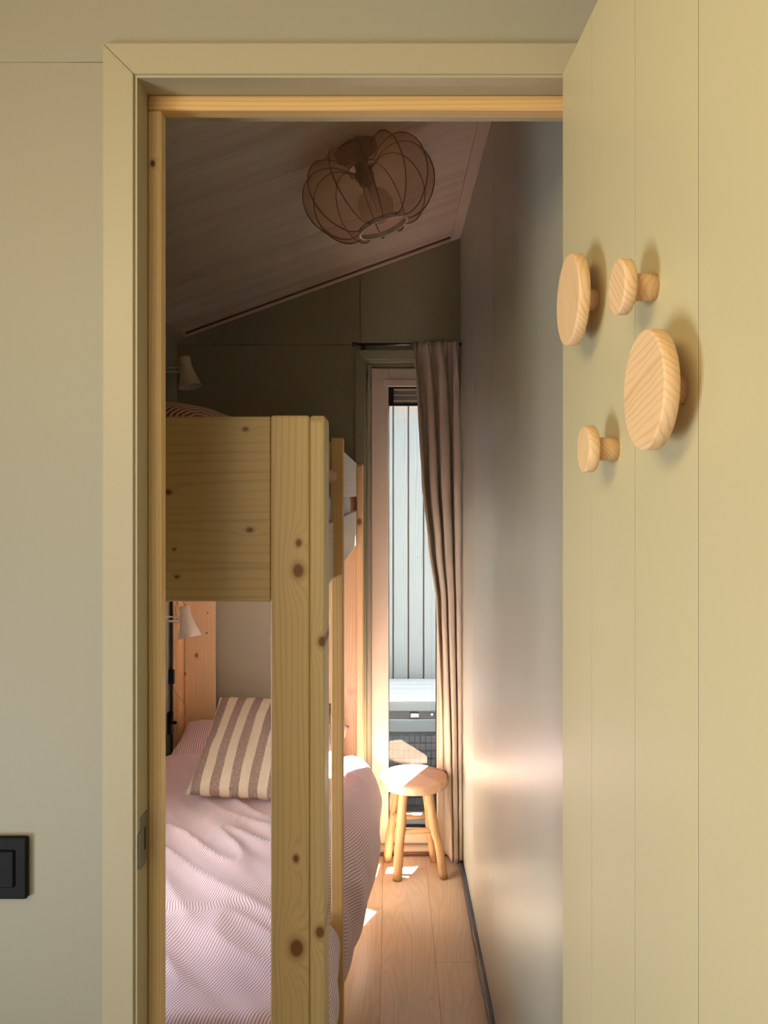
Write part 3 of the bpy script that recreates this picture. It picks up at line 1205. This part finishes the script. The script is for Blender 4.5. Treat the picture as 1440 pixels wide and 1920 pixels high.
# ================================================================ BUNK BED
BXR, BXL = -0.124, -0.958
BYN, BYF = 1.53, 3.722
PT = 1.799                     # top of posts
TH = 0.027
SP = 0.116
bed = empty('bunk_bed', ((BXL + BXR) / 2, (BYN + BYF) / 2, 0), 'tall knotty pine bunk bed along the left wall, its post in the doorway', 'bunk bed')


def kz(px, py, d):
    return H + (VY - py) * d / F


def kx_(px, d):
    return (px - VX) * d / F


ox, oy = (BXL + BXR) / 2, (BYN + BYF) / 2
YEL, YED = (212, 188, 140), (184, 152, 102)
# local coords for materials are relative to the bed's empty -> shift knots
kn_post = [(kz(0, y, BYN), kx_(x, BYN) - ox, r) for x, y, r in ((560, 1018, .006), (559, 1070, .011), (556, 1778, .014), (555, 1610, .006))]
m_post = pine('pine near post plank', 'z', 'x', YEL, YED, kn_post, freq=80, seams=(kx_(536, BYN) - ox, kx_(559, BYN) - ox), wob=0.03)
kn_side = [(kz(0, y, BYN), kx_(x, BYN) - ox, r) for x, y, r in ((604, 1203, .008), (600, 1748, .009))]
m_sidep = pine('pine near post side plank', 'z', 'x', (212, 192, 146), (186, 160, 114), kn_side, freq=95, wob=0.02)
kn_end = [(kx_(x, BYN + .02) - ox, kz(0, y, BYN + .02), r) for x, y, r in ((463, 806, .0045), (320, 923, .005), (471, 993, .005), (331, 1029, .003), (336, 1080, .0035))]
zsm = [kz(0, y, BYN) for y in (1060, 990, 880, 822)]
m_end = pine('pine end board', 'x', 'z', (196, 168, 116), (166, 132, 82), kn_end, freq=62, seams=tuple(sorted(zsm)), wob=0.035)
m_gen = pine('pine bed plank', 'z', 'x', (232, 208, 176), (206, 172, 134), freq=85, wob=0.03)
m_far = pine('pine far post plank', 'z', 'x', (226, 196, 152), (194, 150, 104),
             [(kz(0, 1297, 3.68), kx_(658, 3.68) - ox, .012), (kz(0, 1230, 3.68), kx_(367, 3.68) - ox, .008), (kz(0, 1150, 3.68), kx_(388, 3.68) - ox, .003),
              (kz(0, 1188, 3.68), kx_(386, 3.68) - ox, .004), (kz(0, 1265, 3.68), kx_(345, 3.68) - ox, .006), (kz(0, 1362, 3.68), kx_(371, 3.68) - ox, .008)],
             freq=80, seams=(kx_(366, 3.68) - ox, kx_(386, 3.68) - ox), wob=0.03)
m_fars = pine('pine far post side plank', 'z', 'x', (228, 188, 138), (196, 142, 90), [(kz(0, 978, 3.6), kx_(674, 3.6) - ox, .011)], freq=110, wob=0.02)
m_rail = pine('pine guard rail', 'y', 'z', (214, 204, 190), (184, 166, 150), [(2.9 - oy, 1.72, .004)], freq=70, wob=0.03)
m_guard = pine('pine guard post', 'z', 'x', (214, 176, 120), (180, 134, 80), freq=110, wob=0.02)


def post(x_side, sgn, near, mp, ms, w, label=None):
    """L-shaped post; sgn=+1 for the right side of the bed"""
    yo = BYN if near else BYF
    d = 1 if near else -1
    e = empty('post', (0, 0, 0))
    e.parent = bed
    e.location = (0, 0, 0)
    if label:
        e['label'] = label
    ya, yb = sorted((yo, yo + d * SP))
    xa, xb = sorted((x_side, x_side - sgn * TH))
    # side plank with chamfered / rounded top edges
    c = 0.012
    zt_ = PT if near else PT - 0.012
    pr = [(ya, 0), (yb, 0), (yb, zt_ - c), (yb - c, zt_), (ya + c, zt_), (ya, zt_ - c)]
    bm = prism(pr, 'x', xa, xb, bev=0.0028)
    obj('side_plank', bm, ms, e)
    ya, yb = sorted((yo, yo + d * TH))
    xi = x_side - sgn * TH
    xa, xb = sorted((xi - sgn * 0.0006, xi - sgn * w))
    bm = box(xa, xb, ya, yb, 0, zt_ - 0.0005, 0.0055, 3)
    obj('end_plank', bm, mp, e)
    return e


post(BXR, 1, True, m_post, m_sidep, 0.0735)
post(BXL, -1, True, m_post, m_sidep, 0.0735)
post(BXR, 1, False, m_far, m_fars, 0.139)
post(BXL, -1, False, m_far, m_fars, 0.139)
# end boards (upper), set back slightly between the post planks
zb0 = kz(0, 1128, BYN + 0.004)
zt0 = kz(0, 781, BYN + 0.004)
pxr = BXR - TH - 0.0735
eb = obj('end_board', box(BXL + TH + 0.0735, pxr - 0.0006, BYN + 0.004, BYN + 0.027, zb0, zt0, 0.002), m_end, bed)
obj('end_board', box(BXL + TH + 0.139, BXR - TH - 0.139, BYF - 0.024, BYF - 0.002, zb0, 1.60, 0.002), m_gen, bed)
# lower end boards (near one hidden under the duvet)
obj('end_board', box(BXL + TH + 0.0735, pxr - 0.0006, BYN + 0.004, BYN + 0.027, 0.22, 0.42, 0.002), m_end, bed)
obj('end_board', box(BXL + TH + 0.139, BXR - TH - 0.139, BYF - 0.024, BYF - 0.002, 0.22, 0.52, 0.002), m_gen, bed)
# side rails
RX = BXR - TH
for sx_, s in ((RX, 1), (BXL + TH, -1)):
    a, b = sorted((sx_, sx_ - s * 0.024))
    obj('side_rail', box(a, b, BYN + 0.03, BYF - 0.03, 1.432, 1.580, 0.002), m_rail, bed)
    obj('side_rail', box(a, b, BYN + 0.03, BYF - 0.03, 0.24, 0.38, 0.002), m_rail, bed)
obj('guard_rail', box(RX - 0.024, RX, 2.165, BYF - 0.03, 1.643, 1.790, 0.002), m_rail, bed)
obj('guard_rail', box(BXL + TH, BXL + TH + 0.024, BYN + 0.03, BYF - 0.03, 1.643, 1.790, 0.002), m_rail, bed)
# guard / ladder post
gx0, gx1 = kx_(620.5, 2.156), kx_(643.5, 2.156)
obj('guard_post', box(gx0, gx1, 2.156, 2.206, 0.0, kz(0, 820.5, 2.156), 0.0035, 2), m_guard, bed)
# slats of both bunks
for z in (0.32, 1.50):
    for k in range(12):
        y = 1.62 + k * 0.172
        obj('slat', box(BXL + TH + 0.02, RX - 0.02, y, y + 0.07, z - 0.018, z), m_gen, bed)

# upper mattress
um = box(BXL + TH + 0.026, RX - 0.027, BYN + 0.035, BYF - 0.06, 1.501, 1.668, 0.045, 5)
tag(obj('mattress', um, M['sheet'], None, True, origin=(-0.54, 2.6, 1.5)), 'pale mattress of the upper bunk showing between the two guard boards', 'mattress')
lm = box(BXL + TH + 0.026, RX - 0.027, BYN + 0.035, BYF - 0.06, 0.322, 0.50, 0.045, 5)
tag(obj('mattress', lm, M['mattress'], None, True, origin=(-0.54, 2.6, 0.32)), 'mattress of the lower bunk under the pink pinstriped duvet', 'mattress')


# upper duvet / bedding heap
def up_pt(u, v):
    """u across from left to right side, v along"""
    y = lerp(1.565, 3.0, v)
    xr_ = -0.147 + 0.016 * math.exp(-((y - 1.97) / 0.16) ** 2) - 0.040 * (1 if y > 2.15 else 0) * min(1, (y - 2.15) / 0.05 if y > 2.15 else 0) - 0.04 * max(0, 1 - (y - 1.56) / 0.10)
    x = lerp(-0.905, xr_, min(1, u / 0.78))
    hgt = 1.672 + 0.128 * math.exp(-((x + 0.56) / 0.215) ** 8) * math.exp(-((y - 1.95) / 0.42) ** 4)
    hgt += 0.055
    z = hgt + 0.010 * nz(x * 6, y * 5, 2)
    if u > 0.62:
        s = (u - 0.62) / 0.38
        # round over the side
        a = s * PI
        x0_ = lerp(-0.905, xr_, 0.62 / 0.78)
        x = x0_ + (xr_ - x0_) * math.sin(min(a, PI / 2)) if a <= PI / 2 else xr_ - 0.03 * (1 - math.sin(a))
        z = 1.676 + (z - 1.676) * (0.5 + 0.5 * math.cos(a))
    if v < 0.06:
        z = lerp(1.68, z, math.sin(v / 0.06 * PI / 2))
    if v > 0.9:
        z = lerp(1.68, z, math.cos((v - 0.9) / 0.1 * PI / 2))
    return Vector((x, y, z))


ub = surf(70, 80, up_pt, lambda u, v: (u * 0.95, v * 1.43))
uo = obj('duvet', ub, M['upper_duvet'], None, True, origin=(-0.54, 2.2, 1.67))
md = uo.modifiers.new('thick', 'SOLIDIFY')
md.thickness = 0.006
md.offset = -1
tag(uo, 'rust and cream pinstriped duvet heaped on the upper bunk', 'duvet')


# lower duvet
def xm(y):
    return pw(y, [(1.58, -0.170), (1.655, -0.160), (1.72, -0.128), (1.90, -0.116), (2.08, -0.128), (2.135, -0.166), (2.24, -0.166), (2.34, -0.118), (2.50, -0.085), (2.75, -0.058), (3.0, -0.042), (3.3, -0.040)])


def wrinkle(x, y):
    # long diagonal folds
    s = x * 0.80 + y * 0.60
    t = -x * 0.60 + y * 0.80
    a = noise.noise(Vector((s * 9.0, t * 2.2, 0.3)))
    b = noise.noise(Vector((s * 21 + 4, t * 5, 1.7)))
    c = noise.noise(Vector((x * 2.2, y * 2.2, 5.2)))
    r = 1 - abs(a)
    return 0.020 * (r ** 3 - 0.5) + 0.006 * b + 0.030 * c


def du_pt(u, v):
    y = lerp(1.575, 3.27, v)
    X = xm(y)
    tk_ = pw(y, [(1.9, 1.0), (2.6, 0.0)])       # near the foot the bulge sits higher
    zb_ = lerp(0.14, 0.30, tk_)
    Zt = 0.600 + 0.030 * pw(y, [(2.6, 0.0), (3.1, 1.0)])
    if u < 0.66:
        q = u / 0.66
        x = lerp(-0.928, X - 0.115, q)
        z = Zt + wrinkle(x, y)
        z -= 0.05 * max(0, 1 - q / 0.08) ** 2
        if y < 1.64:
            z -= 0.10 * ((1.64 - y) / 0.065) ** 2
        if y > 3.17:
            z -= 0.09 * ((y - 3.17) / 0.10) ** 2
        x += 0.004 * nz(y * 12, z * 4, 3)
        return Vector((x, y, z))
    q = (u - 0.66) / 0.34
    zs_ = Zt + wrinkle(X - 0.115, y)
    if y < 1.64:
        zs_ -= 0.10 * ((1.64 - y) / 0.065) ** 2
    if y > 3.17:
        zs_ -= 0.09 * ((y - 3.17) / 0.10) ** 2
    if q < 0.5:
        a = q / 0.5 * PI / 2
        x = X - 0.115 + 0.115 * math.sin(a)
        zm_ = lerp(0.42, 0.52, tk_)
        z = zm_ + (zs_ - zm_) * math.cos(a)
    else:
        s = (q - 0.5) / 0.5
        zm_ = lerp(0.42, 0.52, tk_)
        z = lerp(zm_, zb_, s)
        x = X - 0.062 * s * s
    if 2.12 < y < 2.245:
        z = max(z, 0.395)
    elif y > 1.66:
        if z < 0.40:
            x = max(x, -0.146)
    if y <= 1.66:
        z = max(z, 0.40)
    wv_ = 0.016 * noise.noise(Vector((y * 6 + z * 5, z * 2.5, 8.1))) + 0.006 * noise.noise(Vector((y * 16 + z * 12, z * 5, 2.2)))
    x += wv_ * min(1, q * 2.5) * (0.4 if 2.05 < y < 2.3 else (0.2 if y < 1.68 else (0.5 if z < 0.40 and x < -0.12 else 1)))
    return Vector((x, y, z))


NU, NV = 190, 170
db = surf(NU, NV, du_pt, lambda u, v: ((u / 0.66 * 0.70 if u < 0.66 else 0.70 + (u - 0.66) / 0.34 * 0.50 + 0.25 * min(1, (u - 0.66) / 0.34) * (max(1.695 * v, 0.75) - 1.2)), 1.575 + v * 1.695))
do = obj('duvet', db, M['duvet'], None, True, origin=(-0.5, 2.4, 0.5))
md = do.modifiers.new('thick', 'SOLIDIFY')
md.thickness = 0.012
md.offset = -1
tag(do, 'crumpled pink pinstriped duvet spilling over the side of the lower bunk', 'duvet')


def pillow(name, w, h, th, mat, M4, uvs, nseg_=44, crump=0.01, seed=0, flange=0.0, parent=None):
    bm = bmesh.new()
    uvl = bm.loops.layers.uv.new('UVMap')

    def P(i, j, side):
        a, b = i / nseg_ * 2 - 1, j / nseg_ * 2 - 1
        # pinch the sides between the corners
        x = a * w / 2 * (1 - 0.05 * (1 - b * b) * 0 - 0.045 * (1 - abs(b) ** 2))
        y = b * h / 2 * (1 - 0.045 * (1 - abs(a) ** 2))
        t = (max(0, 1 - abs(a) ** 2.6) ** 0.5) * (max(0, 1 - abs(b) ** 2.6) ** 0.5)
        z = side * (th / 2 * t ** 0.8)
        if t > 0.02:
            z += crump * nz(x * 9 + seed, y * 9, side * 3 + seed) * min(1, t * 2)
            z += crump * 0.4 * nz(x * 26 + seed, y * 26, side) * min(1, t * 2)
        return Vector((x, y, z))
    for side in (1, -1):
        g_ = [[bm.verts.new(P(i, j, side)) for j in range(nseg_ + 1)] for i in range(nseg_ + 1)]
        for i in range(nseg_):
            for j in range(nseg_):
                vs = (g_[i][j], g_[i + 1][j], g_[i + 1][j + 1], g_[i][j + 1])
                f = bm.faces.new(vs if side > 0 else vs[::-1])
                for lp in f.loops:
                    lp[uvl].uv = (lp.vert.co.x * uvs, lp.vert.co.y * uvs)
    bmesh.ops.remove_doubles(bm, verts=bm.verts, dist=1e-5)
    bm.normal_update()
    me = bpy.data.meshes.new(name)
    bm.to_mesh(me)
    bm.free()
    for pp in me.polygons:
        pp.use_smooth = True
    me.materials.append(mat)
    o = bpy.data.objects.new(name, me)
    COL.objects.link(o)
    o.matrix_world = M4
    return o


def frame3(origin, xa_, ya_):
    xa_ = Vector(xa_).normalized()
    za_ = xa_.cross(Vector(ya_)).normalized()
    ya_ = za_.cross(xa_).normalized()
    m = Matrix.Identity(4)
    for i in range(3):
        m[i][0], m[i][1], m[i][2], m[i][3] = xa_[i], ya_[i], za_[i], origin[i]
    return m


pl1 = pillow('pillow', 0.72, 0.46, 0.13, M['pillow_pin'],
             frame3((-0.545, 3.41, 0.600), (1, 0.0, -0.02), (0.0, 0.98, 0.14)), 1.0, crump=0.016, seed=4)
tag(pl1, 'pink pinstriped pillow at the head of the lower bunk, behind the wide striped cushion', 'pillow')
cu1 = pillow('cushion', 0.44, 0.43, 0.125, M['cushion'],
             frame3((-0.455, 2.93, 0.752), (1.0, -0.10, -0.03), (0.06, 0.80, 0.55)), 1.0, crump=0.010, seed=11)
tag(cu1, 'square cushion with wide taupe and cream stripes leaning on the lower bunk pillow', 'cushion')

# ================================================================ CEILING LAMP
nrm = Vector((SL, 0, -1)).normalized()          # away from the ceiling
A = Vector((-0.108, 2.45, zc(-0.108)))
lamp = empty('ceiling_lamp', A, 'pumpkin shaped beige fabric lamp with wire ribs on the sloping ceiling', 'lamp')
Rl = nrm.to_track_quat('Z', 'Y').to_matrix().to_4x4()
lamp.matrix_world = Matrix.Translation(A) @ Rl
# profile in (r, h), h away from the ceiling
PR = [(0.042, 0.060), (0.075, 0.036), (0.115, 0.026), (0.155, 0.034), (0.187, 0.066), (0.200, 0.112), (0.194, 0.160), (0.170, 0.205), (0.135, 0.238), (0.105, 0.250), (0.082, 0.250), (0.074, 0.246)]


def cr(pts, t):
    n = len(pts) - 1
    f = t * n
    i = min(int(f), n - 1)
    f -= i
    p = [pts[max(0, i - 1)], pts[i], pts[i + 1], pts[min(n, i + 2)]]
    return tuple(0.5 * ((2 * p[1][k]) + (-p[0][k] + p[2][k]) * f + (2 * p[0][k] - 5 * p[1][k] + 4 * p[2][k] - p[3][k]) * f * f + (-p[0][k] + 3 * p[1][k] - 3 * p[2][k] + p[3][k]) * f ** 3) for k in range(2))


NR = 12
sh = empty('lamp_shade', (0, 0, 0))
sh.parent = lamp
bm = bmesh.new()
NS, NT = NR * 10, 44
gg = []
for i in range(NS):
    a = 2 * PI * i / NS
    f = (i % 10) / 10.0
    sag = math.sin(PI * f)            # 0 at a rib, 1 between
    rw = []
    for j in range(NT + 1):
        t = j / NT
        r, h = cr(PR, t)
        k = sag * 0.115 * math.sin(PI * t) ** 0.6
        cr_, ch = 0.075, 0.140        # centre of the tube section
        r2 = r - (r - cr_) * k * 1.0
        h2 = h - (h - ch) * k * 0.9
        rw.append(bm.verts.new((r2 * math.cos(a), r2 * math.sin(a), h2)))
    gg.append(rw)
for i in range(NS):
    for j in range(NT):
        bm.faces.new((gg[i][j], gg[(i + 1) % NS][j], gg[(i + 1) % NS][j + 1], gg[i][j + 1]))
obj('shade_fabric', bm, M['lamp_fabric'], sh, True, local=True)
for k in range(NR):
    a = 2 * PI * k / NR
    path = []
    for j in range(33):
        r, h = cr(PR, j / 32)
        path.append(((r + 0.001) * math.cos(a), (r + 0.001) * math.sin(a), h))
    obj('rib', tube(path, 0.0016, 6), M['lamp_wire'], sh, True, local=True)
ring = [(0.0745 * math.cos(2 * PI * k / 48), 0.0745 * math.sin(2 * PI * k / 48), 0.247) for k in range(48)]
rgb = lathe([(0.071, 0.240), (0.077, 0.240), (0.077, 0.2545), (0.071, 0.2545)], 64, closed=True)
ro_ = obj('bottom_ring', rgb, M['lamp_ring'], sh, False, local=True)
ring = [(0.042 * math.cos(2 * PI * k / 32), 0.042 * math.sin(2 * PI * k / 32), 0.060) for k in range(32)]
obj('top_ring', tube(ring, 0.0022, 6, closed=True), M['lamp_wire'], sh, True, local=True)
for k in range(3):
    a = 2 * PI * k / 3 + 0.4
    spk = tube([(0.042 * math.cos(a), 0.042 * math.sin(a), 0.060), (0.040 * math.cos(a), 0.040 * math.sin(a), 0.082), (0.02 * math.cos(a), 0.02 * math.sin(a), 0.086)], 0.0016, 6)
    obj('holder_arm', spk, M['lamp_wire'], sh, True, local=True)
obj('canopy', lathe([(0, 0), (0.066, 0), (0.066, 0.018), (0.060, 0.022), (0, 0.022)], 40), M['lamp_wire'], lamp, False, local=True)
obj('socket', lathe([(0, 0.020), (0.020, 0.020), (0.020, 0.075), (0.029, 0.076), (0.029, 0.094), (0.024, 0.095), (0.024, 0.112), (0, 0.112)], 28), M['socket'], lamp, False, local=True)
bp = [(0.013, 0.112), (0.015, 0.122), (0.024, 0.138)]
for k in range(1, 15):
    a = -PI / 2 + 0.52 + (PI - 0.52) * k / 14
    bp.append((max(0.0, 0.053 * math.cos(a)), 0.183 + 0.053 * math.sin(a)))
bp[-1] = (0.0, 0.236)
obj('bulb', lathe(bp, 36), M['bulb_glass'], lamp, True, local=True)
fil = tube([(0, 0, 0.112), (0, 0, 0.150)], 0.004, 8)
for k in range(4):
    a = k * PI / 2
    fil = tube([(0.003 * math.cos(a), 0.003 * math.sin(a), 0.145), (0.014 * math.cos(a), 0.014 * math.sin(a), 0.178), (0.004 * math.cos(a), 0.004 * math.sin(a), 0.205)], 0.0012, 6, bm=fil)
obj('filament', fil, plain('filament', (210, 170, 110), 0.4), lamp, True, local=True)


# ================================================================ READING LAMPS
def reading_lamp(px, py, d, label, rz_=0.0):
    hx, hz_ = kx_(px, d), kz(0, py, d)
    e = empty('reading_lamp', (hx, d, hz_), label, 'lamp', 'white cone reading lamps on the left wall')
    ax = Vector((0.20, -0.10, -1)).normalized()
    Rm = ax.to_track_quat('Z', 'Y').to_matrix().to_4x4()
    prof = [(0.0, -0.002), (0.020, -0.002), (0.0225, 0.004), (0.0215, 0.03), (0.0245, 0.050), (0.034, 0.082), (0.047, 0.122), (0.0455, 0.122), (0.033, 0.083), (0.0225, 0.05), (0.0195, 0.03), (0.0195, 0.004), (0.0, 0.003)]
    M2 = Matrix.Translation(-ax * 0.052) @ Rm
    s_ = obj('lamp_shade', lathe(prof, 40, M=M2), M['white_metal'], e, True, local=True)
    # swivel joint and arm to the wall
    wx = XL - hx
    obj('joint', tube([(-0.030, 0, -0.004), (-0.014, 0, -0.004)], 0.009, 14), M['white_metal'], e, True, local=True)
    arm = tube([(-0.024, 0.0, -0.008), (wx + 0.012, 0.01, -0.002)], 0.0055, 10)
    arm = tube([(-0.022, 0.0, 0.010), (wx + 0.012, 0.01, 0.014)], 0.0035, 8, bm=arm)
    obj('arm', arm, M['white_metal'], e, True, local=True)
    obj('wall_mount', box(wx, wx + 0.016, -0.022, 0.038, -0.034, 0.04, 0.004, 2), M['white_metal'], e, False, local=True)
    c0 = -ax * 0.054
    loop = [c0, c0 + Vector((-0.004, 0, 0.016)), c0 + Vector((-0.016, 0, 0.028)), c0 + Vector((-0.030, 0, 0.020)), c0 + Vector((-0.038, 0, -0.005)), Vector((-0.040, 0.004, 0.0))]
    obj('flex', tube(loop, 0.0017, 8), M['tan_cord'], e, True, local=True)
    return e


reading_lamp(351, 694, 3.30, 'white cone reading lamp high on the dark wall above the upper bunk')
reading_lamp(350, 1162, 3.30, 'white cone reading lamp hanging over the lower bunk beside the pine post')

# power strip with black cord beside the lower lamp
cdx, cdd = kx_(321.5, 3.42), 3.42
pc = empty('power_cord', (cdx, cdd, 0.6), 'black cord with inline switch and plug hanging at the left behind the bunk', 'power cord')
obj('cord', tube([(cdx, cdd, 0.52), (cdx, cdd, 1.42)], 0.0035, 8), M['black_plastic'], pc, True)
zsw = kz(0, 1269, cdd)
obj('inline_switch', box(cdx - 0.012, cdx + 0.012, cdd - 0.010, cdd + 0.010, zsw - 0.030, zsw + 0.030, 0.004, 2), M['black_plastic'], pc)
zso = kz(0, 1355, cdd)
obj('socket', box(cdx - 0.016, cdx + 0.004, cdd - 0.014, cdd + 0.014, zso - 0.045, zso + 0.045, 0.004, 2), M['black_plastic'], pc)
obj('plug', box(cdx, cdx + 0.022, cdd - 0.006, cdd + 0.006, zso - 0.006, zso + 0.006, 0.002), M['black_plastic'], pc)
pp_ = [(323, 1284), (330, 1299), (340, 1312), (347, 1325), (349, 1337), (345, 1349), (338, 1355), (333, 1357)]
obj('lamp_lead', tube([(kx_(a, cdd), cdd, kz(0, b, cdd)) for a, b in pp_], 0.0016, 8), M['tan_cord'], pc, True)
